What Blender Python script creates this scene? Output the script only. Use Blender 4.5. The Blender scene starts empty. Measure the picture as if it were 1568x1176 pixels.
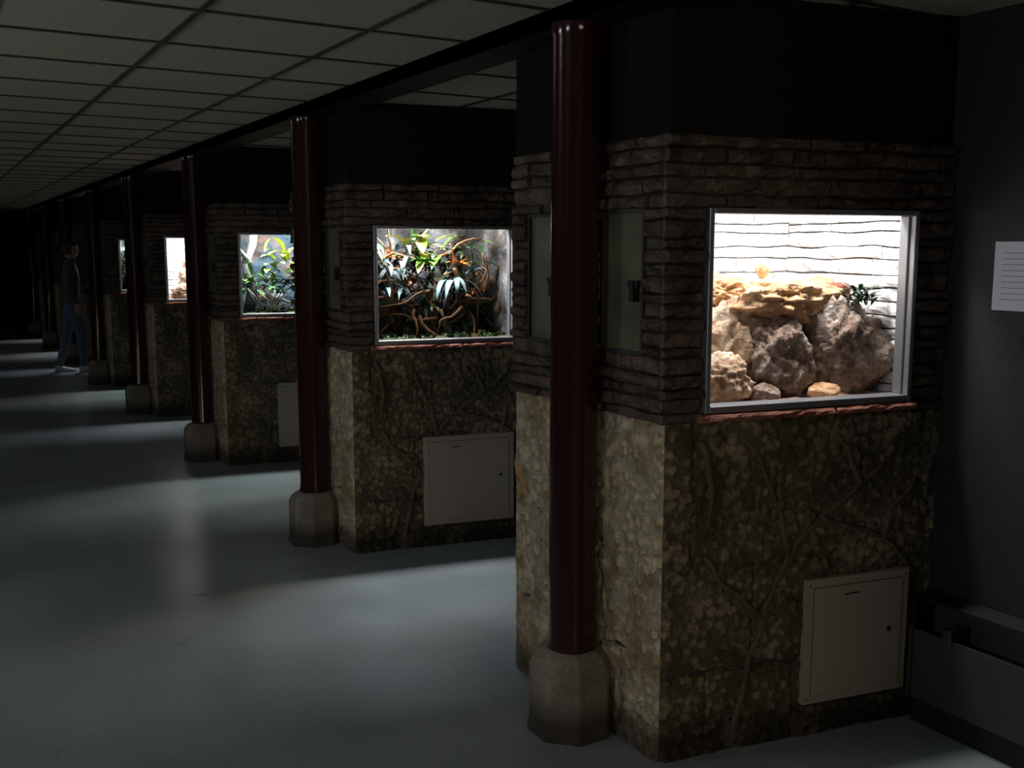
import bpy, math, random
from mathutils import Vector, Matrix, noise, Quaternion

scene = bpy.context.scene
scene.view_settings.view_transform = 'Standard'
scene.view_settings.look = 'None'
COL = scene.collection

# ------------------------------------------------------------------ layout constants (metres)
PX, PY0, PITCH = 1.91, 2.315, 2.54       # pillar corner, pillar spacing along corridor
EX = Vector((.9827, -.1853, 0)); EN = Vector((.1853, .9827, 0))
CEIL = 2.35
WALLX = 2.93
SIDE = .875
ZB0, ZB1 = 1.082, 1.946                  # ledgestone band
W0, W1, WZ0, WZ1 = .118, .892, 1.115, 1.733

def P(s, q, z):          # front face coordinates -> pillar-local (q: inward depth)
    v = EX * s + EN * q
    return Vector((v.x, v.y, z))

# ------------------------------------------------------------------ material helpers
def mat(name):
    m = bpy.data.materials.new(name); m.use_nodes = True
    nt = m.node_tree; b = nt.nodes['Principled BSDF']
    return m, nt, b

def simple(name, col, rough=.6, metal=0., spec=.5, bump=0., bscale=40, var=0.):
    m, nt, b = mat(name)
    b.inputs['Base Color'].default_value = (*col, 1)
    b.inputs['Roughness'].default_value = rough
    b.inputs['Metallic'].default_value = metal
    b.inputs['Specular IOR Level'].default_value = spec
    tc = nt.nodes.new('ShaderNodeTexCoord')
    n = nt.nodes.new('ShaderNodeTexNoise'); n.inputs['Scale'].default_value = bscale
    n.inputs['Detail'].default_value = 5
    nt.links.new(tc.outputs['Object'], n.inputs['Vector'])
    if bump:
        bp = nt.nodes.new('ShaderNodeBump'); bp.inputs['Strength'].default_value = bump
        bp.inputs['Distance'].default_value = .01
        nt.links.new(n.outputs['Fac'], bp.inputs['Height']); nt.links.new(bp.outputs['Normal'], b.inputs['Normal'])
    if var:
        r = nt.nodes.new('ShaderNodeValToRGB')
        r.color_ramp.elements[0].position = .3; r.color_ramp.elements[1].position = .7
        r.color_ramp.elements[0].color = (*[c*(1-var) for c in col], 1)
        r.color_ramp.elements[1].color = (*[min(1, c*(1+var)) for c in col], 1)
        nt.links.new(n.outputs['Fac'], r.inputs['Fac']); nt.links.new(r.outputs['Color'], b.inputs['Base Color'])
    return m

def rocky(name, cols, scale=6, rough=.85, bump=.6, fine=60, spec=.3, cell=0, celldark=.3, dirt=False, random_isl=0., bd=.006, rlo=.3, rhi=.7):
    """noise ramp colours + fine noise bump + optional voronoi pebbles + dirt near the floor"""
    m, nt, b = mat(name); L = nt.links
    tc = nt.nodes.new('ShaderNodeTexCoord')
    n = nt.nodes.new('ShaderNodeTexNoise'); n.inputs['Scale'].default_value = scale; n.inputs['Detail'].default_value = 8
    n.inputs['Roughness'].default_value = .65
    L.new(tc.outputs['Object'], n.inputs['Vector'])
    r = nt.nodes.new('ShaderNodeValToRGB'); e = r.color_ramp.elements
    k = len(cols)
    while len(e) < k: e.new(.5)
    for i, c in enumerate(cols):
        e[i].position = rlo + (rhi-rlo)*i/(k-1); e[i].color = (*c, 1)
    L.new(n.outputs['Fac'], r.inputs['Fac'])
    col = r.outputs['Color']
    f = nt.nodes.new('ShaderNodeTexNoise'); f.inputs['Scale'].default_value = fine; f.inputs['Detail'].default_value = 6
    L.new(tc.outputs['Object'], f.inputs['Vector'])
    height = f.outputs['Fac']
    def mulcol(c, fac_out, lo, hi=1.):
        mr = nt.nodes.new('ShaderNodeMapRange'); mr.inputs['To Min'].default_value = lo; mr.inputs['To Max'].default_value = hi
        L.new(fac_out, mr.inputs['Value'])
        vm = nt.nodes.new('ShaderNodeVectorMath'); vm.operation = 'SCALE'
        L.new(c, vm.inputs[0]); L.new(mr.outputs['Result'], vm.inputs['Scale'])
        return vm.outputs['Vector'], mr
    col, mr = mulcol(col, f.outputs['Fac'], .5, 1.4)
    if cell:
        w = nt.nodes.new('ShaderNodeVectorMath'); w.operation = 'MULTIPLY_ADD'
        w.inputs[1].default_value = (.035, .035, .035); L.new(f.outputs['Color'], w.inputs[0]); L.new(tc.outputs['Object'], w.inputs[2])
        v = nt.nodes.new('ShaderNodeTexVoronoi'); v.feature = 'SMOOTH_F1'; v.inputs['Scale'].default_value = cell
        v.inputs['Smoothness'].default_value = .25
        L.new(w.outputs['Vector'], v.inputs['Vector'])
        mk = nt.nodes.new('ShaderNodeTexNoise'); mk.inputs['Scale'].default_value = 5.5; mk.inputs['Detail'].default_value = 3
        L.new(tc.outputs['Object'], mk.inputs['Vector'])
        th = nt.nodes.new('ShaderNodeMath'); th.operation = 'SUBTRACT'
        L.new(mk.outputs['Fac'], th.inputs[0]); L.new(v.outputs['Distance'], th.inputs[1])
        pm = nt.nodes.new('ShaderNodeMapRange'); pm.interpolation_type = 'SMOOTHSTEP'
        pm.inputs['From Min'].default_value = -.2; pm.inputs['From Max'].default_value = .24
        L.new(th.outputs[0], pm.inputs['Value'])
        col, _ = mulcol(col, pm.outputs['Result'], celldark, 1.2)
        ad = nt.nodes.new('ShaderNodeMath'); ad.operation = 'MULTIPLY_ADD'; ad.inputs[1].default_value = 1.8
        L.new(pm.outputs['Result'], ad.inputs[0]); L.new(height, ad.inputs[2]); height = ad.outputs[0]
    if random_isl:
        g = nt.nodes.new('ShaderNodeNewGeometry')
        col, _ = mulcol(col, g.outputs['Random Per Island'], 1-random_isl, 1+random_isl)
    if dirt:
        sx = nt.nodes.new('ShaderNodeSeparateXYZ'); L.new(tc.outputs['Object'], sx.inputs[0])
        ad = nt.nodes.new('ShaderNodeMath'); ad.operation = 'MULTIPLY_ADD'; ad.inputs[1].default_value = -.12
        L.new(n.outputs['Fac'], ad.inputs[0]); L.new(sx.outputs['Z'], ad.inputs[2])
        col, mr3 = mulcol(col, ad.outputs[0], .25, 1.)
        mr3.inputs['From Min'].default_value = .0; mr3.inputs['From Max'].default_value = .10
    L.new(col, b.inputs['Base Color'])
    bp = nt.nodes.new('ShaderNodeBump'); bp.inputs['Strength'].default_value = bump; bp.inputs['Distance'].default_value = bd
    L.new(height, bp.inputs['Height']); L.new(bp.outputs['Normal'], b.inputs['Normal'])
    b.inputs['Roughness'].default_value = rough; b.inputs['Specular IOR Level'].default_value = spec
    return m

M = {}
M['ledge'] = rocky('ledgestone', [(.036,.025,.018),(.082,.057,.040),(.145,.103,.073)], scale=9, rough=.55, bump=.9, spec=.45, random_isl=.3)
M['white_ledge'] = rocky('painted_white_ledgestone', [(.70,.71,.74),(.80,.80,.81),(.86,.86,.86)], scale=5, rough=.7, bump=.4, random_isl=.06)
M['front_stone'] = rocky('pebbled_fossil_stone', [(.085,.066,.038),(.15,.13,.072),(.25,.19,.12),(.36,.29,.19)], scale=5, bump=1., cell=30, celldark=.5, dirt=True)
M['relief'] = rocky('relief_vine_stone', [(.085,.066,.042),(.17,.13,.085)], scale=9, bump=.8, fine=80)
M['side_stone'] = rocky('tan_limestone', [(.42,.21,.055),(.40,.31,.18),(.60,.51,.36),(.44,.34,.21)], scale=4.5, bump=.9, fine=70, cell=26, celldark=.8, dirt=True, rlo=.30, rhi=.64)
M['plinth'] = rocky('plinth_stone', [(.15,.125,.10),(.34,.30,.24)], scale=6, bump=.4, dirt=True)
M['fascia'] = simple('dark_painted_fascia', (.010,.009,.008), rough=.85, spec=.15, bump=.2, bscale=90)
M['backing'] = simple('dark_mortar', (.04,.036,.032), rough=.95, bump=.4, bscale=80)
M['frame'] = simple('aluminium_frame', (.30,.31,.34), rough=.42, metal=.7)
M['sframe'] = simple('service_frame_metal', (.06,.065,.06), rough=.5, metal=.5)
M['column'] = simple('maroon_enamel', (.034,.010,.009), rough=.14, spec=.55, bump=.04, bscale=18)
M['door_paint'] = simple('access_door_paint', (.37,.31,.25), rough=.55, bump=.1, bscale=120, var=.05)
M['latch'] = simple('dark_latch_metal', (.03,.03,.03), rough=.4, metal=.6)
M['side_glass'] = simple('frosted_service_glass', (.13,.135,.088), rough=.3, spec=.4, bump=.25, bscale=6, var=.3)
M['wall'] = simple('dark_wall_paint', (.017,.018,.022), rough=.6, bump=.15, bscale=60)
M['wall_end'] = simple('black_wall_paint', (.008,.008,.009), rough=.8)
M['beam'] = simple('dark_steel_paint', (.012,.010,.009), rough=.7, spec=.2)
M['tbar'] = simple('ceiling_grid_metal', (.025,.025,.02), rough=.6)
M['heater'] = simple('heater_enamel', (.05,.05,.054), rough=.5, metal=.1)
M['black'] = simple('black_rubber', (.008,.008,.009), rough=.6)
M['paper'] = simple('sign_paper', (.72,.76,.88), rough=.6)
M['ink'] = simple('sign_ink', (.22,.22,.25), rough=.7)
M['rock'] = rocky('weathered_limestone_rock', [(.22,.12,.075),(.44,.30,.20),(.62,.48,.36),(.82,.73,.64)], scale=12, bump=1., fine=70, bd=.009)
M['rock_grey'] = rocky('grey_lava_rock', [(.07,.045,.035),(.22,.15,.115),(.34,.27,.23),(.80,.73,.68)], scale=14, bump=1., fine=70, bd=.010)
M['rock_tan'] = rocky('tan_sandstone_rock', [(.34,.15,.06),(.62,.38,.21),(.80,.62,.44)], scale=9, bump=1., fine=60, bd=.009)
M['redwood'] = rocky('red_bark', [(.16,.05,.035),(.32,.13,.09)], scale=14, bump=.8)
M['sand'] = rocky('terrarium_sand', [(.26,.14,.09),(.45,.30,.21)], scale=20, bump=.5)
M['soil'] = rocky('mossy_soil', [(.02,.03,.01),(.05,.07,.02),(.10,.07,.03)], scale=18, bump=.9)
M['tank_rock'] = rocky('artificial_rock_wall', [(.02,.02,.02),(.07,.07,.07),(.25,.29,.31)], scale=6, bump=1., fine=40, bd=.012)
M['backdrop'] = rocky('painted_backdrop', [(.03,.05,.08),(.07,.11,.16),(.32,.15,.05)], scale=4, bump=.1)
M['branch'] = rocky('brown_branch', [(.08,.04,.02),(.24,.13,.06)], scale=25, bump=.8)
M['trunk'] = rocky('grey_trunk', [(.12,.12,.12),(.36,.36,.36)], scale=20, bump=.8)
def leafm(n, c):
    return simple(n, c, rough=.4, spec=.4, bump=.15, bscale=30, var=.35)
M['leaf_yellow'] = leafm('yellow_green_leaf', (.42,.50,.09))
M['leaf_green'] = leafm('green_leaf', (.09,.26,.04))
M['leaf_dark'] = leafm('dark_green_leaf', (.015,.042,.018))
M['leaf_teal'] = leafm('blue_grey_leaf', (.09,.17,.19))
M['leaf_orange'] = leafm('orange_bromeliad_leaf', (.55,.17,.035))
M['skin'] = simple('skin', (.45,.26,.18), rough=.5)
M['hair'] = simple('dark_hair', (.02,.015,.01), rough=.5, bump=.5, bscale=120)
M['jacket'] = simple('dark_jacket', (.07,.075,.10), rough=.8, bump=.5, bscale=30)
M['jeans'] = simple('blue_jeans', (.10,.16,.24), rough=.9, bump=.4, bscale=50)
M['shoe'] = simple('white_sneaker', (.5,.5,.52), rough=.5)

# glass pane
m, nt, b = mat('terrarium_glass'); nt.nodes.remove(b)
tr = nt.nodes.new('ShaderNodeBsdfTransparent'); gl = nt.nodes.new('ShaderNodeBsdfGlossy'); gl.inputs['Roughness'].default_value = .02
mx = nt.nodes.new('ShaderNodeMixShader'); mx.inputs[0].default_value = .03
nt.links.new(tr.outputs[0], mx.inputs[1]); nt.links.new(gl.outputs[0], mx.inputs[2])
nt.links.new(mx.outputs[0], nt.nodes['Material Output'].inputs[0]); M['glass'] = m

# floor: vinyl tile
m, nt, b = mat('vinyl_floor_tile'); L = nt.links
tc = nt.nodes.new('ShaderNodeTexCoord')
br = nt.nodes.new('ShaderNodeTexBrick'); br.offset = 0; br.inputs['Scale'].default_value = 1
br.inputs['Brick Width'].default_value = .28; br.inputs['Row Height'].default_value = .28; br.inputs['Mortar Size'].default_value = .0012
br.inputs['Color1'].default_value = (.30,.355,.375,1); br.inputs['Color2'].default_value = (.285,.34,.36,1); br.inputs['Mortar'].default_value = (.23,.265,.275,1)
L.new(tc.outputs['Object'], br.inputs['Vector'])
n = nt.nodes.new('ShaderNodeTexNoise'); n.inputs['Scale'].default_value = 1.6; n.inputs['Detail'].default_value = 8
L.new(tc.outputs['Object'], n.inputs['Vector'])
n2 = nt.nodes.new('ShaderNodeTexNoise'); n2.inputs['Scale'].default_value = 70; n2.inputs['Detail'].default_value = 3
L.new(tc.outputs['Object'], n2.inputs['Vector'])
mr = nt.nodes.new('ShaderNodeMapRange'); mr.inputs['From Min'].default_value = .3; mr.inputs['From Max'].default_value = .7
mr.inputs['To Min'].default_value = .8; mr.inputs['To Max'].default_value = 1.12; L.new(n.outputs['Fac'], mr.inputs['Value'])
mr2 = nt.nodes.new('ShaderNodeMapRange'); mr2.inputs['From Min'].default_value = .3; mr2.inputs['From Max'].default_value = .7
mr2.inputs['To Min'].default_value = .9; mr2.inputs['To Max'].default_value = 1.08; L.new(n2.outputs['Fac'], mr2.inputs['Value'])
mm = nt.nodes.new('ShaderNodeMath'); mm.operation = 'MULTIPLY'; L.new(mr.outputs[0], mm.inputs[0]); L.new(mr2.outputs[0], mm.inputs[1])
vm = nt.nodes.new('ShaderNodeVectorMath'); vm.operation = 'SCALE'; L.new(br.outputs['Color'], vm.inputs[0]); L.new(mm.outputs[0], vm.inputs['Scale'])
L.new(vm.outputs[0], b.inputs['Base Color'])
mr3 = nt.nodes.new('ShaderNodeMapRange'); mr3.inputs['To Min'].default_value = .22; mr3.inputs['To Max'].default_value = .40
L.new(n.outputs['Fac'], mr3.inputs['Value']); L.new(mr3.outputs[0], b.inputs['Roughness'])
b.inputs['Specular IOR Level'].default_value = .55
M['floor'] = m

M['ceiling'] = simple('acoustic_ceiling_tile', (.45,.42,.32), rough=.9, bump=.5, bscale=150, var=.08)

# ------------------------------------------------------------------ mesh helpers
class MB:
    def __init__(s): s.v=[]; s.f=[]; s.m=[]
    def add(s, vs, fs, mi=0):
        o=len(s.v); s.v += [tuple(v) for v in vs]; s.f += [tuple(i+o for i in f) for f in fs]; s.m += [mi]*len(fs)
    def box(s, x0,x1,y0,y1,z0,z1, mi=0, fn=None):
        c=[Vector(p) for p in ((x0,y0,z0),(x1,y0,z0),(x1,y1,z0),(x0,y1,z0),(x0,y0,z1),(x1,y0,z1),(x1,y1,z1),(x0,y1,z1))]
        if fn: c=[fn(*p) for p in c]
        s.add(c,[(0,3,2,1),(4,5,6,7),(0,1,5,4),(1,2,6,5),(2,3,7,6),(3,0,4,7)],mi)
    def prism(s, poly, z0, z1, mi=0):
        n=len(poly); vs=[(p[0],p[1],z0) for p in poly]+[(p[0],p[1],z1) for p in poly]
        fs=[tuple(reversed(range(n))), tuple(range(n,2*n))]+[(i,(i+1)%n,(i+1)%n+n,i+n) for i in range(n)]
        s.add(vs,fs,mi)
    def mesh(s, name, mats, smooth=False):
        me=bpy.data.meshes.new(name); me.from_pydata(s.v,[],s.f); me.update()
        for m in mats: me.materials.append(M[m])
        me.polygons.foreach_set('material_index', s.m)
        if smooth: me.polygons.foreach_set('use_smooth',[True]*len(s.f))
        return me
def obj(name, me, parent=None, loc=(0,0,0)):
    o=bpy.data.objects.new(name, me); COL.objects.link(o); o.location=loc
    if parent: o.parent=parent
    return o
def empty(name, loc=(0,0,0)):
    o=bpy.data.objects.new(name,None); COL.objects.link(o); o.location=loc; o.empty_display_size=.1; return o
def bevel(o, w=.003, seg=2):
    b=o.modifiers.new('Bevel','BEVEL'); b.width=w; b.segments=seg; b.limit_method='ANGLE'; return o

def bricks(mb, a0, a1, rows, holes, fn, rng, D=(.012,.028), mi=0, lens=(.12,.42), over=0., rgh=1., wander=0., gap=(.0003,.0014)):
    """rows: z edges; fn(a, depth_out, z)->Vector"""
    nr=len(rows)-1
    for r in range(nr):
        z0,z1=rows[r],rows[r+1]; zc=(z0+z1)/2
        spans=[(a0-over,a1)]
        for (h0,h1,hz0,hz1) in holes:
            if hz0<zc<hz1:
                ns=[]
                for (p,q) in spans:
                    if h1<=p or h0>=q: ns.append((p,q)); continue
                    if h0>p: ns.append((p,h0))
                    if h1<q: ns.append((h1,q))
                spans=ns
        for (p,q) in spans:
            x=p
            while x<q-.004:
                l=rng.uniform(*lens); e=x+l
                if e>q-.06: e=q
                dd=rng.uniform(*D); seed=rng.uniform(0,100); g=rng.uniform(*gap); ln=e-x-g
                n=max(2,int(ln/.022)); us=[0,min(.005,ln*.2)]+[.005+(ln-.010)*i/n for i in range(1,n)]+[ln-min(.005,ln*.2),ln]
                H=z1-z0
                vs_=[g,H*.12,H*.36,H*.64,H*.88,H-g]
                vs=[]
                for j,w in enumerate(vs_):
                    for i,u in enumerate(us):
                        border = j in(0,5) or i in(0,len(us)-1)
                        nn=(noise.noise(Vector((u*18+seed,w*40,seed)))*.009+noise.noise(Vector((u*60+seed,w*90,seed+3)))*.005)*rgh
                        d=0. if border else dd*(.8 if j in(1,4) else 1)+nn
                        aa=x+u
                        wob=wander*(noise.noise(Vector((aa*7,(z0 if j<3 else z1)*37,1.7))) if not((j<3 and r==0) or (j>=3 and r==nr-1)) else 0)
                        if 0<j<5: wob+=noise.noise(Vector((u*30+seed,seed,j)))*.0025*rgh
                        vs.append(fn(aa, max(d,-.001), z0+w+wob))
                nu=len(us); fs=[(j*nu+i,j*nu+i+1,(j+1)*nu+i+1,(j+1)*nu+i) for j in range(5) for i in range(nu-1)]
                mb.add(vs,fs,mi); x=e

def sheet(mb, n, mrows, a0,a1,z0,z1, hf, fn, mi=0):
    vs=[]
    for j in range(mrows+1):
        for i in range(n+1):
            a=a0+(a1-a0)*i/n; z=z0+(z1-z0)*j/mrows
            vs.append(fn(a,hf(a,z),z))
    fs=[(j*(n+1)+i,j*(n+1)+i+1,(j+1)*(n+1)+i+1,(j+1)*(n+1)+i) for j in range(mrows) for i in range(n)]
    mb.add(vs,fs,mi)

def tube(mb, pts, rads, seg=8, mi=0, rough=0):
    pts=[Vector(p) for p in pts]; rings=[]
    for i,p in enumerate(pts):
        t=(pts[min(i+1,len(pts)-1)]-pts[max(i-1,0)]).normalized()
        u=t.orthogonal().normalized() if i==0 else (prev-t*prev.dot(t)).normalized()
        prev=u; w=t.cross(u)
        ring=[]
        for k in range(seg):
            a=2*math.pi*k/seg; r=rads[i]
            if rough: r*=1+rough*noise.noise(Vector((i*.9,k*1.3,pts[0].x*30)))
            ring.append(p+u*math.cos(a)*r+w*math.sin(a)*r)
        rings.append(ring)
    vs=[v for r in rings for v in r]; fs=[]
    for i in range(len(rings)-1):
        for k in range(seg):
            fs.append((i*seg+k,i*seg+(k+1)%seg,(i+1)*seg+(k+1)%seg,(i+1)*seg+k))
    fs.append(tuple(reversed(range(seg)))); fs.append(tuple((len(rings)-1)*seg+k for k in range(seg)))
    mb.add(vs,fs,mi)

import bmesh
def rock(mb, c, r, seed, mi=0, sub=5, amp=.28, rot=0., flat=0., fn=None):
    """angular boulder: sphere clipped by random planes, then roughened"""
    rk=random.Random(int(seed*100)); pl=[]
    for i in range(26):
        v=Vector((rk.gauss(0,1),rk.gauss(0,1),rk.gauss(0,1))).normalized(); pl.append((v,rk.uniform(.72,1.02)))
    bm=bmesh.new(); bmesh.ops.create_icosphere(bm, subdivisions=sub, radius=1)
    vs=[]; sd=Vector((seed*7.3,seed*3.1,seed))
    for v in bm.verts:
        p=v.co.copy()
        k=1.12
        for (nv,h) in pl:
            dt=nv.dot(p)
            if dt>.2: k=min(k,h/dt)
        k+=noise.fractal(p*1.3+sd,1.1,2.,4)*amp*.35
        k+=noise.fractal(p*4.5+sd,.8,2.,5)*amp*.24
        k-=max(0,.10-abs(noise.noise(p*2.1+sd)))*amp*1.8      # crevices
        q=p*k
        if flat and q.z>flat: q.z=flat+(q.z-flat)*.25
        q=Vector((q.x*r[0],q.y*r[1],q.z*r[2]))
        q=Matrix.Rotation(rot,3,'Z')@q
        vs.append(Vector(c)+q if fn is None else fn(q))
    fs=[[x.index for x in f.verts] for f in bm.faces]; bm.free()
    mb.add(vs,fs,mi)

def leaf(mb, base, d, L, W, droop, mi=0, seg=7, fold=.25):
    d=Vector(d).normalized(); p=Vector(base); up=Vector((0,0,1))
    vs=[]
    for i in range(seg+1):
        t=i/seg; s=d.cross(up)
        if s.length<.05: s=Vector((1,0,0))
        s.normalize(); nrm=s.cross(d).normalized()
        w=W*(math.sin(math.pi*min(1,t*.93+.07))**.8)*.5
        vs += [p-s*w+nrm*w*fold, p.copy(), p+s*w+nrm*w*fold]
        p=p+d*(L/seg); d=(d-up*droop/seg).normalized()
    out=[]
    for v in vs:      # keep inside the tank, behind the glass
        q=v.x*EN.x+v.y*EN.y
        if q<.04: v=v+EN*(.04-q)
        out.append(v)
    fs=[]
    for i in range(seg):
        o=i*3; fs += [(o,o+1,o+4,o+3),(o+1,o+2,o+5,o+4)]
    mb.add(out,fs,mi)

# ------------------------------------------------------------------ room shell
Y0, Y1, XL = -3.0, 22.6, -1.9
def boxobj(name, x0,x1,y0,y1,z0,z1, m):
    mb=MB(); mb.box(x0,x1,y0,y1,z0,z1); return obj(name, mb.mesh(name,[m]))
boxobj('floor', XL-.1,WALLX+.1,Y0-.1,Y1+.1,-.1,0,'floor')
boxobj('ceiling', XL-.1,WALLX+.1,Y0-.1,Y1+.1,CEIL,CEIL+.1,'ceiling')
boxobj('wall_right', WALLX,WALLX+.1,Y0,Y1,0,CEIL,'wall')
boxobj('wall_left', XL-.1,XL,Y0,Y1,0,CEIL,'wall')
boxobj('wall_back', XL,WALLX,Y0-.1,Y0,0,CEIL,'wall')
boxobj('wall_end', XL,WALLX,Y1,Y1+.1,0,CEIL,'wall_end')
mb=MB(); x=1.37
while x>XL:
    mb.box(x-.009,x+.009,Y0,Y1,CEIL-.006,CEIL+.001); x-=.56
mb.box(2.49-.009,2.49+.009,Y0,Y1,CEIL-.006,CEIL+.001)
y=2.71-.56*10
while y<Y1:
    if y>Y0: mb.box(XL,WALLX,y-.009,y+.009,CEIL-.0055,CEIL+.001)
    y+=.56
obj('ceiling_grid', mb.mesh('ceiling_grid',['tbar']))
mb=MB(); mb.box(1.745,1.765,Y0,Y1,CEIL-.05,CEIL+.001); mb.box(1.745,1.94,Y0,Y1,CEIL-.05,CEIL+.0005)
obj('ceiling_beam', mb.mesh('ceiling_beam',['beam']))
boxobj('baseboard_left', XL,XL+.012,Y0,Y1,0,.1,'black')

# ------------------------------------------------------------------ pillar shared meshes
rng=random.Random(4)
rr=random.Random(77)
def jit(z0,z1,n,a=.22):
    st=(z1-z0)/n; return [z0]+[z0+st*(i+rr.uniform(-a,a)) for i in range(1,n)]+[z1]
wr=jit(WZ0,WZ1,15)
rows=[ZB0]+wr+jit(WZ1,ZB1,5)[1:]
LF=1.038
fnF=lambda a,d,z: P(a,-d,z)
fnS=lambda a,d,z: Vector((-d,a,z))
EX2=Vector((.9827,.1853,0))
fnB=lambda a,d,z: Vector((0,SIDE,0))+EX2*a+Vector((-.1853,.9827,0))*d+Vector((0,0,z))
GZ0=rows[5]; GZ1=rows[16]
mb=MB()
bricks(mb,0,LF,rows,[(W0,W1,WZ0,WZ1)],fnF,rng,over=.022,D=(.008,.036),wander=.008,lens=(.08,.34),rgh=1.3)
bricks(mb,0,SIDE,rows,[(.10,.32,GZ0,GZ1),(.56,.77,GZ0,GZ1)],lambda a,d,z:fnS(a,d*.9,z),rng,D=(.008,.036),lens=(.08,.28),wander=.008,rgh=1.3)
bricks(mb,0,LF,rows,[],fnB,rng)
me_ledge=mb.mesh('ledgestone',['ledge'])

vines=[[(.27,.05),(.30,.25),(.36,.45),(.45,.63),(.58,.75),(.72,.84),(.84,.93)],
       [(.45,.63),(.42,.78),(.36,.90),(.30,1.0)],[(.58,.75),(.70,.70),(.82,.66),(.90,.58),(.98,.50)],
       [(.72,.84),(.68,.95),(.62,1.02)],[(.82,.66),(.86,.76),(.95,.85)],[(.36,.45),(.22,.55),(.14,.66)],[(.12,1.02),(.16,.88),(.15,.75)]]
def hfF(a,z):
    e=min(1,a/.02,(1.085-z)/.012)
    h=.011*noise.fractal(Vector((a*6,z*6,0)),1,2,5)
    if a>.10:
        v=noise.voronoi(Vector((a*24,z*24,1.)))[0]
        h+=.014*max(0,.5-v[0])*(1 if noise.noise(Vector((a*5,z*5,7)))>-.15 else .3)
    for jz,j0,j1 in ((.61,0,.52),(.27,0,1.1),(.10,0,1.1)):
        jj=jz+.012*noise.noise(Vector((a*8,jz*9,0)))
        if j0<=a<=j1 and abs(z-jj)<.006: h-=.010
    for ja,j0,j1 in ((.10,.61,1.1),(.33,.27,.61),(.16,0,.27),(.49,.0,.27)):
        if j0<=z<=j1 and abs(a-ja-.01*noise.noise(Vector((ja*5,z*9,0))))<.005: h-=.010
    return e*(h+.008)
def hfS(a,z):
    e=min(1,a/.02,(SIDE-a)/.02,(1.085-z)/.012)
    h=.012*noise.fractal(Vector((a*8,z*8,5)),1,2,5)+.003
    v=noise.voronoi(Vector((a*20,z*20,4.)))[0]
    h+=.006*max(0,.5-v[0])
    for jz in (.66,.30):
        jj=jz+.05*noise.noise(Vector((a*5,jz*9,2)))
        if abs(z-jj)<.007: h-=.009
    for ja,j0,j1 in ((.2,0,.3),(.30,.3,.66),(.62,0,.3),(.7,.3,.66)):
        jj=ja+.05*noise.noise(Vector((z*6,ja*9,2)))
        if j0<=z<=j1 and abs(a-jj)<.006: h-=.009
    return e*(h+.006)
mb=MB(); sheet(mb,200,210,0,LF,0,1.085,hfF,fnF)
me_front=mb.mesh('front_stone',['front_stone'],True)
mb=MB(); sheet(mb,150,170,0,SIDE,0,1.085,hfS,fnS)
me_side=mb.mesh('side_stone',['side_stone'],True)
mb=MB(); sheet(mb,60,60,0,LF,0,1.085,hfF,fnB); me_far=mb.mesh('far_stone',['front_stone'],True)
# carved relief: vines, buds and leaves
mb=MB(); rl=random.Random(9)
for vn in vines:
    pts=[]
    for (a,b) in zip(vn,vn[1:]):
        for t in (0,.33,.66):
            pa=a[0]+(b[0]-a[0])*t; pz=a[1]+(b[1]-a[1])*t
            pts.append((pa+.018*noise.noise(Vector((pa*14,pz*14,3))),pz+.018*noise.noise(Vector((pa*14,pz*14,9)))))
    pts.append(vn[-1])
    n_=len(pts); tube(mb,[P(min(a,1.0),-(.004+max(0,hfF(a,z))),z) for a,z in pts],[.012*(1-.55*i/n_) for i in range(n_)],8,0,rough=.5)
    for (a,z) in pts[1::2]:
        for _ in range(2):
            aa=a+rl.uniform(-.07,.07); zz=z+rl.uniform(-.06,.06)
            if .1<aa<.98 and .15<zz<1.04 and not(.34<aa and zz<.66):
                rock(mb,P(aa,-.008,zz),(rl.uniform(.015,.028),.010,rl.uniform(.018,.034)),rl.uniform(1,90),0,sub=2,amp=.2)
me_relief=mb.mesh('carved_vines',['relief'],True)

E2=lambda s,ins: (Vector((0,SIDE,0))+EX2*s-Vector((-.1853,.9827,0))*ins)
mb=MB()
inset=.004
def pt(s,q): v=P(s,q,0); return (v.x,v.y)
endx=1.019
SR=lambda q: .955-.11*q            # right tank wall stays clear of the building wall
foot=[(inset,pt(inset,inset)[1]),pt(LF-.002,inset),(endx,E2(LF,inset).y),(inset,SIDE-inset)]
mb.prism(foot,0,1.084,0)
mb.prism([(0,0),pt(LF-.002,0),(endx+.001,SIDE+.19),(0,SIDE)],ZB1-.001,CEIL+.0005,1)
TB=.66
backY=pt(SR(TB),TB)
mb.prism([pt(.002,inset),pt(.08,inset),pt(.08,TB),(inset,SIDE-inset)],1.08,ZB1,0)
mb.prism([pt(.08,TB),pt(SR(TB),TB),(endx,backY[1]-.005),(endx,E2(LF,inset).y),(inset,SIDE-inset)],1.08,ZB1,0)
mb.prism([pt(SR(0),inset),pt(LF-.002,inset),(endx,backY[1]),pt(SR(TB),TB)],1.08,ZB1,0)
mb.prism([pt(.08,inset),pt(W0,inset),pt(W0,.03),pt(.08,.03)],1.08,ZB1,0)
mb.prism([pt(W1,inset),pt(.96,inset),pt(.96,.03),pt(W1,.03)],1.08,ZB1,0)
mb.prism([pt(W0,inset),pt(W1,inset),pt(W1,.03),pt(W0,.03)],WZ1,ZB1,0)
mb.prism([pt(W0,inset),pt(W1,inset),pt(W1,TB),pt(W0,TB)],1.08,WZ0-.003,0)
mb.prism([pt(.08,.03),pt(SR(.03),.03),pt(SR(TB),TB),pt(.08,TB)],1.078,1.112,0)
me_core=mb.mesh('pillar_core',['backing','fascia'])

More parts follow.
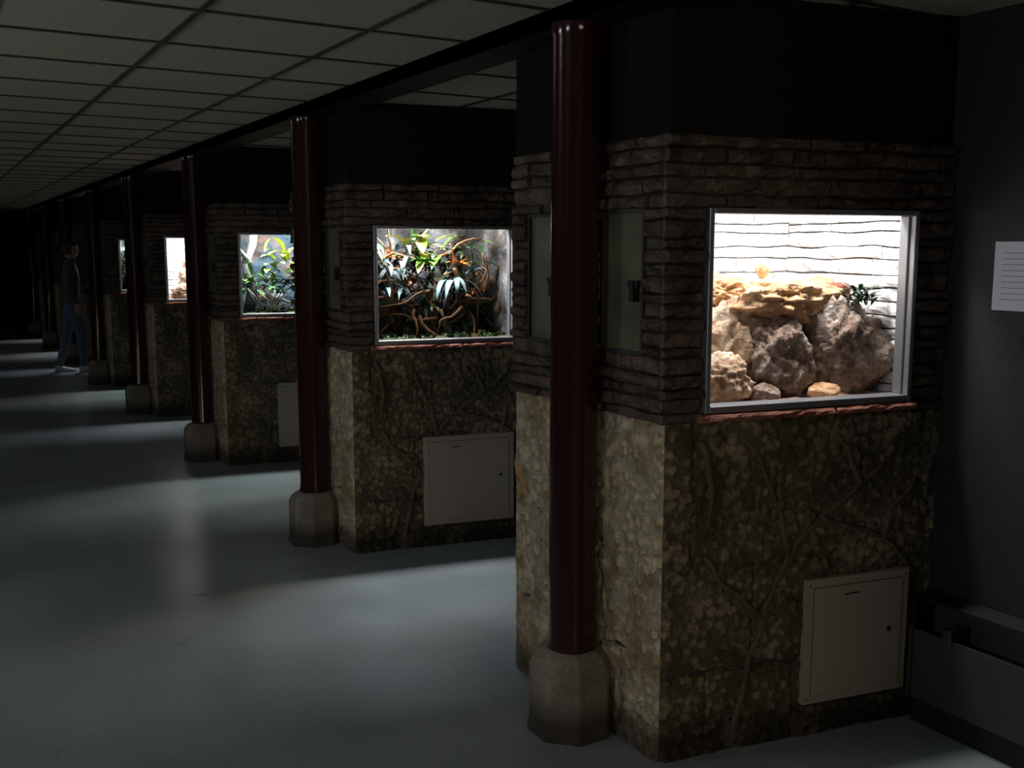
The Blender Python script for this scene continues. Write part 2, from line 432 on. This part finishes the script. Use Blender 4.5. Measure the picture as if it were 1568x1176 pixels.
mb=MB(); fw=.017
B=lambda s0,s1,q0,q1,z0,z1,mi=0: mb.box(s0,s1,q0,q1,z0,z1,mi,P)
B(W0,W0+fw,-.034,.03,WZ0,WZ1); B(W1-fw,W1,-.034,.03,WZ0,WZ1)
B(W0+fw,W1-fw,-.034,.03,WZ1-fw,WZ1); B(W0+fw,W1-fw,-.034,.03,WZ0,WZ0+fw*1.3)
B(W0+fw,W0+fw+.008,-.01,.03,WZ0+fw*1.3,WZ1-fw); B(W1-fw-.008,W1-fw,-.01,.03,WZ0+fw*1.3,WZ1-fw)
me_frame=mb.mesh('window_frame',['frame'])
mb=MB(); mb.add([P(W0+fw,.014,WZ0+.01),P(W1-fw,.014,WZ0+.01),P(W1-fw,.014,WZ1-.01),P(W0+fw,.014,WZ1-.01)],[(0,1,2,3)]); me_glass=mb.mesh('glass',['glass'])
mb=MB(); rs=random.Random(2); bricks(mb,W0-.02,W1+.02,[WZ0-.03,WZ0-.001],[],lambda a,d,z:P(a,-d-.022,z),rs,D=(.012,.026),lens=(.3,.5))
B(W0-.02,W1+.02,-.023,0,WZ0-.028,WZ0-.0015)
me_sill=mb.mesh('sill',['redwood'])

mb=MB()
for a0,a1,lz in ((.10,.32,.115),(.56,.77,.575)):
    mb.box(-.004,.004,a0,a1,GZ0,GZ1,0)
    for (b0,b1,c0,c1) in ((a0,a0+.010,GZ0,GZ1),(a1-.010,a1,GZ0,GZ1),(a0+.010,a1-.010,GZ0,GZ0+.010),(a0+.010,a1-.010,GZ1-.010,GZ1)):
        mb.box(-.016,-.001,b0,b1,c0,c1,1)
    mb.box(-.026,-.004,lz,lz+.05,1.495,1.515,2); mb.box(-.03,-.004,lz+.015,lz+.035,1.45,1.515,2)
me_serv=mb.mesh('service_panels',['side_glass','sframe','latch'])

def door_mesh(s0,s1,z0,z1):
    mb=MB()
    f=lambda a,b,c,d,q0,q1,mi=0: mb.box(a,b,-q1,-q0,c,d,mi,P)
    f(s0,s1,z0,z1,.0,.028); g=.028
    f(s0+g,s1-g,z0+g,z1-g,.028,.0295,1)
    f(s0+g+.0015,s1-g-.0015,z0+g+.0015,z1-g-.0015,.0295,.032)
    cx,cz=s1-g-.05,(z0+z1)/2+.01; seg=14
    vs=[P(cx,-.0325,cz)]+[P(cx+.010*math.cos(i*2*math.pi/seg),-.0335,cz+.010*math.sin(i*2*math.pi/seg)) for i in range(seg)]
    mb.add(vs,[(0,1+i,1+(i+1)%seg) for i in range(seg)],1)
    for a in (s0+.014,s1-.014):
        for c in (z0+.02,z1-.02): f(a-.003,a+.003,c-.003,c+.003,.028,.0305,1)
    f(s0+g+.12,s0+g+.18,z1-g-.035,z1-g-.03,.032,.034,1)
    return mb.mesh('access_door',['door_paint','latch'])
me_doorA=door_mesh(.517,.93,.117,.543); me_doorB=door_mesh(.373,.886,.122,.61)

T0,TQ0,TQ1,TZ0,TZ1=.081,.031,.655,1.113,1.945
T1s=SR(TQ1)
irow=jit(TZ0,TZ1,18,.2)
mb=MB(); r2=random.Random(12)
G=(.0010,.0024)
bricks(mb,T0,T1s,irow,[],lambda a,d,z:P(a,TQ1-d,z),r2,D=(.004,.012),lens=(.10,.26),rgh=.8,wander=.008,gap=G)
bricks(mb,TQ0,TQ1,irow,[],lambda a,d,z:P(SR(a)-d-.002,a,z),r2,D=(.004,.015),lens=(.07,.2),rgh=1.,wander=.009,gap=(.0012,.003))
bricks(mb,TQ0,TQ1,irow,[],lambda a,d,z:P(T0+d,a,z),r2,D=(.004,.010),lens=(.10,.26),rgh=.6,gap=G)
mb.prism([pt(T0+.001,TQ0),pt(SR(TQ0),TQ0),pt(T1s,TQ1),pt(T0+.001,TQ1)],TZ1-.006,TZ1-.004)
me_whitelin=mb.mesh('white_ledgestone_lining',['white_ledge'])
def rockwall(name,m,seed):
    mb=MB()
    h=lambda a,z: .03+.05*noise.fractal(Vector((a*5,z*5,seed)),1,2,5)
    sheet(mb,60,60,T0,T1s,TZ0,TZ1,lambda a,z:max(.0,h(a,z)),lambda a,d,z:P(a,TQ1-d,z))
    sheet(mb,40,50,TQ0,TQ1,TZ0,TZ1,lambda a,z:max(.0,h(a+5,z)*.6),lambda a,d,z:P(SR(a)-d-.002,a,z))
    sheet(mb,40,50,TQ0,TQ1,TZ0,TZ1,lambda a,z:max(.0,h(a+9,z)*.4),lambda a,d,z:P(T0+d,a,z))
    return mb.mesh(name,[m],True)
me_rocklin=rockwall('rock_lining','tank_rock',3.)
me_backlin=rockwall('painted_lining','backdrop',8.)
def ground(name,m,seed,amp=.012):
    mb=MB(); sheet(mb,50,40,0,1,TQ0,TQ1,lambda a,q:.012+amp*noise.fractal(Vector((a*9,q*9,seed)),1,2,4)+.05*max(0,q-.3),lambda a,d,q:P(T0+(SR(q)-T0)*a,q,TZ0+max(.001,d)))
    return mb.mesh(name,[m],True)
me_sand=ground('sand_bed','sand',1.); me_soil=ground('soil_bed','soil',2.,.03)

# rock pile (desert tank)
mb=MB()
def R(s,q,z,r,seed,mi,**k): rock(mb,P(s,q,z),r,seed,mi,rot=-.19,**k)
R(.51,.20,1.25,(.13,.11,.155),1,1,amp=.6)
R(.785,.20,1.27,(.155,.12,.185),2.4,1,amp=.6)
R(.37,.28,1.28,(.15,.12,.18),3.7,0,amp=.6)
R(.29,.14,1.185,(.11,.08,.09),4.1,0,sub=5,amp=.6)
R(.63,.36,1.28,(.14,.11,.17),5.3,0,amp=.6)
R(.575,.27,1.435,(.245,.15,.095),6.2,2,amp=.6,flat=.8)
R(.77,.34,1.40,(.15,.11,.12),16.2,2,amp=.6)
R(.39,.33,1.465,(.11,.08,.06),7.9,2,sub=5,amp=.6)
R(.64,.10,1.14,(.06,.045,.035),8.8,2,sub=4)
R(.41,.10,1.145,(.055,.045,.035),10.5,1,sub=4)
R(.53,.3,1.54,(.028,.022,.03),3.3,2,sub=3)
R(.80,.26,1.455,(.07,.05,.04),13.3,3,sub=4)
rf=random.Random(5)
for i in range(46):
    a=rf.uniform(0,6.28); leaf(mb,P(.82+rf.uniform(-.04,.03),.15+rf.uniform(-.03,.03),1.44+rf.uniform(-.02,.03)),(math.cos(a)*.8,math.sin(a)*.8,rf.uniform(.1,.9)),rf.uniform(.04,.08),.015,.9,4,seg=4)
me_rocks=mb.mesh('rock_pile',['rock','rock_grey','rock_tan','redwood','leaf_dark'],True)

PM=['leaf_yellow','leaf_green','leaf_dark','leaf_teal','leaf_orange','branch','trunk','rock_grey']
def rosette(mb,s,q,z,n,L,W,mi,rg,tilt=(.2,1.),droop=1.2):
    for i in range(n):
        a=i*2.4+rg.uniform(-.2,.2); leaf(mb,P(s,q,z),(math.cos(a),math.sin(a),rg.uniform(*tilt)),L*rg.uniform(.7,1.1),W*rg.uniform(.8,1.1),droop*rg.uniform(.6,1.2),mi)
rg=random.Random(21); mb=MB()
for i in range(10):
    leaf(mb,P(rg.uniform(.34,.60),rg.uniform(.28,.42),rg.uniform(1.56,1.66)),(rg.uniform(-1,1),rg.uniform(-.7,-.1),rg.uniform(-.1,.6)),rg.uniform(.12,.18),rg.uniform(.045,.065),1.1,0)
for i in range(7):
    leaf(mb,P(rg.uniform(.5,.80),rg.uniform(.28,.4),rg.uniform(1.52,1.64)),(rg.uniform(-1,1),rg.uniform(-.7,.1),rg.uniform(-.2,.6)),rg.uniform(.12,.2),rg.uniform(.03,.05),1.2,1)
for i in range(430):
    z=1.14+.50*rg.random()**1.1
    leaf(mb,P(rg.uniform(.12,.82),rg.uniform(.30,.52),z),(rg.uniform(-1,1),rg.uniform(-1,-.1),rg.uniform(-.5,.8)),rg.uniform(.08,.17),rg.uniform(.018,.038),1.4,rg.choice([2,2,2,2,2,3,2,5,5]),seg=5)
for (s,z,mi) in ((.33,1.50,4),(.27,1.42,3),(.20,1.52,3),(.42,1.42,4),(.36,1.34,2),(.52,1.50,2),(.66,1.52,4),(.63,1.38,2),(.74,1.48,3),(.76,1.36,4),(.46,1.54,1),(.72,1.40,2),(.2,1.3,3),(.3,1.24,4),(.25,1.56,4),(.5,1.3,2),(.58,1.28,2),(.17,1.4,2),(.4,1.24,2),(.36,1.44,4)):
    rosette(mb,s,rg.uniform(.24,.36),z,13,.10,.022,mi,rg)
for i in range(20):
    leaf(mb,P(rg.uniform(.14,.4),rg.uniform(.2,.32),rg.uniform(1.35,1.6)),(rg.uniform(-.6,.6),-.3,.5),rg.uniform(.16,.26),.026,2.6,3)
for i in range(6):
    leaf(mb,P(rg.uniform(.58,.66),rg.uniform(.18,.24),1.42),(rg.uniform(-.3,.3),-.2,.2),.22,.03,2.8,3)
for i in range(46):
    s=rg.uniform(.14,.8); z=rg.uniform(1.2,1.6); q=rg.uniform(.16,.38)
    pts=[P(s,q,z)]; d=Vector((rg.uniform(-1,1),rg.uniform(-.3,.3),rg.uniform(-1,1))).normalized()
    for k in range(6):
        d=(d+Vector((rg.uniform(-.5,.5),rg.uniform(-.3,.3),rg.uniform(-.5,.4)))).normalized(); q_=pts[-1]+d*.05
        loc=(q_.x*EX.x+q_.y*EX.y, q_.x*EN.x+q_.y*EN.y)
        s_=min(.85,max(.11,loc[0])); qq=min(.6,max(.15,loc[1])); pts.append(P(s_,qq,min(1.75,max(1.14,q_.z))))
    tube(mb,pts,[.010-.0012*k for k in range(7)],6,5,rough=.4)
for i in range(110):
    a=rg.uniform(0,6.28); leaf(mb,P(rg.uniform(.14,.86),rg.uniform(.09,.3),1.13),(math.cos(a),math.sin(a),rg.uniform(.4,1.4)),rg.uniform(.04,.08),.02,1.3,rg.choice([2,2,2,2,5,1]),seg=4)
R(.25,.45,1.22,(.12,.1,.13),33,7,sub=4); R(.75,.45,1.25,(.10,.1,.12),32,7,sub=4)
me_plantsA=mb.mesh('tropical_plants',PM,True)

rg=random.Random(33); mb=MB()
tube(mb,[P(.22,.35,1.12),P(.24,.33,1.3),P(.20,.33,1.5),P(.26,.35,1.65),P(.3,.38,1.9)],[.045,.035,.032,.03,.028],10,6,rough=.5)
tube(mb,[P(.24,.33,1.5),P(.16,.28,1.6),P(.12,.25,1.66)],[.022,.016,.012],8,6,rough=.5)
for i in range(16):
    leaf(mb,P(rg.uniform(.34,.62),rg.uniform(.25,.4),rg.uniform(1.42,1.64)),(rg.uniform(-1,1),rg.uniform(-.7,0),rg.uniform(.1,1)),rg.uniform(.12,.18),rg.uniform(.05,.08),1.3,0)
for i in range(110):
    leaf(mb,P(rg.uniform(.18,.80),rg.uniform(.18,.4),rg.uniform(1.28,1.44)),(rg.uniform(-1,1),rg.uniform(-1,.3),rg.uniform(-.1,.8)),rg.uniform(.07,.13),rg.uniform(.03,.05),1.3,rg.choice([1,1,1,0,2]))
for i in range(240):
    a=rg.uniform(0,6.28); leaf(mb,P(rg.uniform(.16,.80),rg.uniform(.16,.5),1.13+.26*rg.random()**1.5),(math.cos(a),math.sin(a),rg.uniform(.2,1.)),rg.uniform(.06,.12),.022,1.3,2,seg=4)
for i in range(8):
    s=rg.uniform(.25,.6); tube(mb,[P(s,.15,1.14),P(s+rg.uniform(-.06,.06),.12,1.2),P(s+rg.uniform(-.12,.12),.12,1.26+rg.uniform(0,.08))],[.012,.01,.006],6,6,rough=.4)
me_plantsB=mb.mesh('broadleaf_plants',PM,True)

# column + plinth
mb=MB(); seg=40
prof=[(.083,.285),(.083,.30),(.077,.32),(.077,CEIL-.09),(.080,CEIL-.085),(.080,CEIL-.05)]
vs=[(r*math.cos(2*math.pi*i/seg),r*math.sin(2*math.pi*i/seg),z) for r,z in prof for i in range(seg)]
fs=[(j*seg+i,j*seg+(i+1)%seg,(j+1)*seg+(i+1)%seg,(j+1)*seg+i) for j in range(len(prof)-1) for i in range(seg)]
fs.append(tuple(reversed(range(seg)))); mb.add(vs,fs)
me_shaft=mb.mesh('shaft',['column'],True)
mb=MB(); seg=8; prof=[(.140,0),(.140,.03),(.134,.04),(.134,.235),(.120,.262),(.098,.282),(.085,.288)]
vs=[(r/math.cos(math.pi/8)*math.cos(math.pi/8+2*math.pi*i/seg),r/math.cos(math.pi/8)*math.sin(math.pi/8+2*math.pi*i/seg),z) for r,z in prof for i in range(seg)]
fs=[(j*seg+i,j*seg+(i+1)%seg,(j+1)*seg+(i+1)%seg,(j+1)*seg+i) for j in range(len(prof)-1) for i in range(seg)]
fs.append(tuple(range((len(prof)-1)*seg,len(prof)*seg))); mb.add(vs,fs)
me_pl=mb.mesh('plinth',['plinth'])

# heater
mb=MB(); hy0,hy1=-1.27,-.215
hx=WALLX-PX
mb.box(hx-.012,hx-.001,hy0,hy1,.10,.45,0)
mb.box(hx-.115,hx-.105,hy0,hy1,.10,.34,0)
vs=[(hx-.012,hy0,.455),(hx-.075,hy0,.44),(hx-.075,hy0,.43),(hx-.012,hy0,.445)]; vs+= [(a,hy1,c) for a,b_,c in vs]
mb.add(vs,[(0,1,2,3),(7,6,5,4),(0,4,5,1),(1,5,6,2),(2,6,7,3),(3,7,4,0)],2)
mb.box(hx-.105,hx-.012,hy0,hy1,.30,.31,2)
for i in range(60):
    yy=hy0+.02+i*(hy1-hy0-.04)/60; mb.box(hx-.095,hx-.02,yy,yy+.002,.22,.30,2)
mb.box(hx-.085,hx-.012,hy0,hy1,.001,.10,2)
for yy in (hy0+.1,hy0+.42,hy1-.16):
    mb.box(hx-.118,hx-.03,yy,yy+.03,.335,.375,0); mb.box(hx-.122,hx-.10,yy-.006,yy+.036,.325,.35,0)
for yy in (hy0,hy1-.02): mb.box(hx-.116,hx-.001,yy,yy+.008,.1,.455,2)
me_heater=mb.mesh('baseboard_heater',['heater','latch','black'])

cfg={-1:('rocks',5,(1,.97,.92)),0:('rocks',12.5,(1,.97,.93)),1:('A',34,(.84,.93,1)),2:('B',28,(.97,1,.95)),3:('rocks',22,(.97,.97,1)),
     4:('A',28,(.8,1,.95)),5:('rocks',24,(.85,.93,1)),6:('A',28,(.9,.95,1)),7:('rocks',18,(1,.95,.9))}
for k in range(-1,8):
    O=(PX,PY0+PITCH*k,0)
    p=empty('terrarium_pillar',O)
    for nm,me in (('core',me_core),('ledgestone',me_ledge),('front_stone',me_front),('carved_vines',me_relief),('side_stone',me_side),('far_stone',me_far),
                  ('window_frame',me_frame),('glass',me_glass),('sill',me_sill),('service_panels',me_serv),('access_door',me_doorA if k in(-1,0) else me_doorB)):
        o=obj(nm,me,p)
        if nm in('window_frame','access_door'): bevel(o,.002,1)
    kind,pw,cl=cfg[k]
    if kind=='rocks':
        obj('lining',me_whitelin,p); obj('sand_bed',me_sand,p); obj('rock_pile',me_rocks,None,O)
    elif kind=='A':
        obj('lining',me_rocklin,p); obj('soil_bed',me_soil,p); obj('tropical_plants',me_plantsA,None,O)
    else:
        obj('lining',me_backlin,p); obj('soil_bed',me_soil,p); obj('broadleaf_plants',me_plantsB,None,O)
    def lamp(s,q,z,power,size,sy,col,tilt):
        ld=bpy.data.lights.new('terrarium_lamp','AREA'); ld.shape='RECTANGLE'; ld.size=size; ld.size_y=sy; ld.energy=power; ld.color=col
        lo=bpy.data.objects.new('lamp',ld); COL.objects.link(lo); lo.parent=p; lo.location=P(s,q,z)
        dirv=(EN*-tilt+Vector((0,0,-1))).normalized()
        lo.rotation_euler=dirv.to_track_quat('-Z','Y').to_euler()
    if kind=='rocks': lamp(.5,.15,1.92,pw,.6,.08,cl,-.1)
    elif kind=='A':
        lamp(.36,.20,1.91,pw*.75,.35,.10,cl,.05); lamp(.60,.19,1.91,pw*.22,.06,.06,(1,.62,.38),.05)
    else: lamp(.5,.20,1.91,pw,.5,.10,cl,.05)
    cc=empty('support_column',(1.81,O[1]+.345,0)); obj('shaft',me_shaft,cc); bevel(obj('plinth',me_pl,cc),.006,2)
    obj('baseboard_heater',me_heater,None,O)

# sign on right wall
mb=MB(); mb.box(WALLX-.012,WALLX,1.60,1.942,1.42,1.634,0)
for i in range(9):
    zz=1.60-i*.018; mb.box(WALLX-.0128,WALLX-.012,1.64+(.05 if i%3==2 else 0),1.915,zz-.002,zz,1)
obj('wall_sign',mb.mesh('wall_sign',['paper','ink']))

# unseen glowing panes: opposite display windows on the left, fill light on the back
def emat(name,col,st):
    m,nt,b=mat(name); b.inputs['Base Color'].default_value=(0,0,0,1); b.inputs['Emission Color'].default_value=(*col,1); b.inputs['Emission Strength'].default_value=st; return m
M['lit']=emat('lit_display_pane',(.92,.95,1),9.5)
M['litf']=emat('dim_fill_pane',(.88,.93,1),2.5)
M['litw']=emat('warm_fill_pane',(1,.84,.64),5.5)
for i,(yy,zc,mt) in enumerate(((1.5,1.7,'lit'),(4.1,1.7,'lit'),(9.2,1.7,'litf'),(14.3,1.7,'litf'))):  # the dim far pair is added, out of view, to brighten the corridor
    mb=MB(); mb.box(XL,XL+.02,yy-.40,yy+.40,zc-.29,zc+.29,1); mb.box(XL+.02,XL+.025,yy-.36,yy+.36,zc-.25,zc+.25,0)
    obj('unseen_light_pane',mb.mesh('unseen_light_pane',[mt,'frame']))
mb=MB(); mb.box(-.55,1.15,Y0,Y0+.02,1.25,1.95,1); mb.box(-.51,1.11,Y0+.02,Y0+.025,1.29,1.91,0)  # added glowing pane behind the camera, lights the pillar fronts
obj('unseen_light_pane',mb.mesh('unseen_light_pane',['litw','frame']))

# ------------------------------------------------------------------ visitor
def skinmesh(name, verts, edges, rad, root=0, sub=2):
    me=bpy.data.meshes.new(name+'_sk'); me.from_pydata(verts,edges,[]); o=obj(name+'_tmp',me)
    o.modifiers.new('Skin','SKIN'); sv=me.skin_vertices[0].data
    for i,r in enumerate(rad): sv[i].radius=(r if isinstance(r,tuple) else (r,r))
    sv[root].use_root=True
    s=o.modifiers.new('Sub','SUBSURF'); s.levels=sub
    dg=bpy.context.evaluated_depsgraph_get(); ev=o.evaluated_get(dg); nm=bpy.data.meshes.new_from_object(ev)
    bpy.data.objects.remove(o); nm.polygons.foreach_set('use_smooth',[True]*len(nm.polygons)); nm.name=name; return nm
vis=empty('standing_visitor',(1.70,14.2,0)); vis.rotation_euler=(0,0,math.radians(-8))
V=[(0,0,.93),(0,0,1.08),(.01,0,1.26),(.0,0,1.40),(.01,0,1.47),
   (0,.10,.88),(-.08,.10,.50),(-.19,.09,.09),
   (0,-.10,.88),(.10,-.10,.50),(.11,-.09,.08),
   (0,.17,1.38),(.0,.22,1.12),(.10,.20,.92),
   (0,-.17,1.38),(-.03,-.23,1.12),(.06,-.22,.90)]
E=[(0,1),(1,2),(2,3),(3,4),(0,5),(5,6),(6,7),(0,8),(8,9),(9,10),(3,11),(11,12),(12,13),(3,14),(14,15),(15,16)]
Rr=[(.12,.15),(.11,.14),(.12,.17),(.09,.11),.055,.095,.068,.05,.095,.068,.05,.065,.055,.04,.065,.055,.04]
bme=skinmesh('body',V,E,Rr)
for q in ('jacket','jeans','skin'): bme.materials.append(M[q])
for pl in bme.polygons:
    c=pl.center; leg=c.z<.90 and abs(c.y)<.175
    pl.material_index = 1 if leg else (2 if (c.z>1.455) else 0)
obj('body',bme,vis)
mb=MB(); bm=bmesh.new(); bmesh.ops.create_uvsphere(bm,u_segments=32,v_segments=24,radius=1)
for v in bm.verts:
    p=v.co; x,y,z=p.x*.095,p.y*.075,p.z*.115
    if z<0: x*=1+z*1.2; y*=1+z*2.6
    if p.x>.6: x+=.022*math.exp(-(p.y/.12)**2-((p.z+.12)/.16)**2)+ .006*math.exp(-(p.y/.3)**2-((p.z+.5)/.08)**2)- .007*(math.exp(-((abs(p.y)-.35)/.13)**2-((p.z-.05)/.1)**2))
    v.co=(x+.02,y,z+1.595)
mb.add([v.co for v in bm.verts],[[w.index for w in f.verts] for f in bm.faces],0); bm.free()
for s_ in (-1,1): rock(mb,(.015,s_*.077,1.59),(.018,.008,.032),2,0,sub=2,amp=.05)
for s_ in (-1,1): rock(mb,(.104,s_*.03,1.605),(.006,.011,.006),2,1,sub=2,amp=.02)
bm=bmesh.new(); bmesh.ops.create_uvsphere(bm,u_segments=32,v_segments=20,radius=1)
vs=[]
for v in bm.verts:
    p=v.co; k=1.0+.03*noise.noise(p*6)
    front=p.x>.35 and p.z<.45
    sc=.80 if front else k
    vs.append((p.x*.108*sc+.008,p.y*.086*sc,max(p.z,-.45)*.122*sc+1.605))
mb.add(vs,[[w.index for w in f.verts] for f in bm.faces],1); bm.free()
obj('head',mb.mesh('head',['skin','hair'],True),vis)
for nm,w,sg in (('hand_left',Vector((.10,.20,.92)),1),('hand_right',Vector((.06,-.22,.90)),-1)):
    hv=[w+Vector((0,0,.02)),w+Vector((.015,0,-.04)),w+Vector((.02,0,-.075))]; he=[(0,1),(1,2)]; hr=[(.022,.03),(.018,.036),(.014,.034)]
    for i,(dx,l) in enumerate(((.032,.065),(.012,.075),(-.008,.07),(-.028,.055))):
        b0=len(hv); st=w+Vector((.02+dx,0,-.085))
        hv+=[st,st+Vector((0.004,-sg*.008,-l*.5)),st+Vector((.006,-sg*.024,-l*.95))]; he+=[(2,b0),(b0,b0+1),(b0+1,b0+2)]; hr+=[.009,.0085,.007]
    b0=len(hv); hv+=[w+Vector((.05,-sg*.008,-.05)),w+Vector((.062,-sg*.014,-.085))]; he+=[(1,b0),(b0,b0+1)]; hr+=[.011,.009]
    hm=skinmesh(nm,[tuple(v) for v in hv],he,hr,0,1); hm.materials.append(M['skin']); obj(nm,hm,vis)
for nm,fx,fy in (('shoe_left',-.19,.09),('shoe_right',.11,-.09)):
    mb=MB(); sg=12; prs=[(-.06,.03,.06),(-.05,.038,.085),(0,.04,.09),(.06,.042,.065),(.13,.045,.05),(.18,.035,.04),(.20,.015,.025)]
    vs=[]
    for (x_,w_,h_) in prs:
        for i in range(sg):
            a=2*math.pi*i/sg; vs.append((fx+x_,fy+w_*math.cos(a),max(0,h_/2+h_/2*1.15*math.sin(a))))
    fs=[(j*sg+i,(j+1)*sg+i,(j+1)*sg+(i+1)%sg,j*sg+(i+1)%sg) for j in range(len(prs)-1) for i in range(sg)]+[tuple(range(sg)),tuple(reversed(range((len(prs)-1)*sg,len(prs)*sg)))]
    mb.add(vs,fs); obj(nm,mb.mesh(nm,['shoe'],True),vis)

# ------------------------------------------------------------------ world + camera
w=bpy.data.worlds.new('world'); scene.world=w; w.use_nodes=True
w.node_tree.nodes['Background'].inputs[0].default_value=(.02,.025,.03,1); w.node_tree.nodes['Background'].inputs[1].default_value=.3
cd=bpy.data.cameras.new('camera'); cd.sensor_width=36; cd.lens=34.99; cd.clip_start=.05
cam=bpy.data.objects.new('camera',cd); COL.objects.link(cam); cam.location=(0,0,1.61)
cam.rotation_euler=(math.radians(90-7.7),0,math.radians(-30.66)); scene.camera=cam
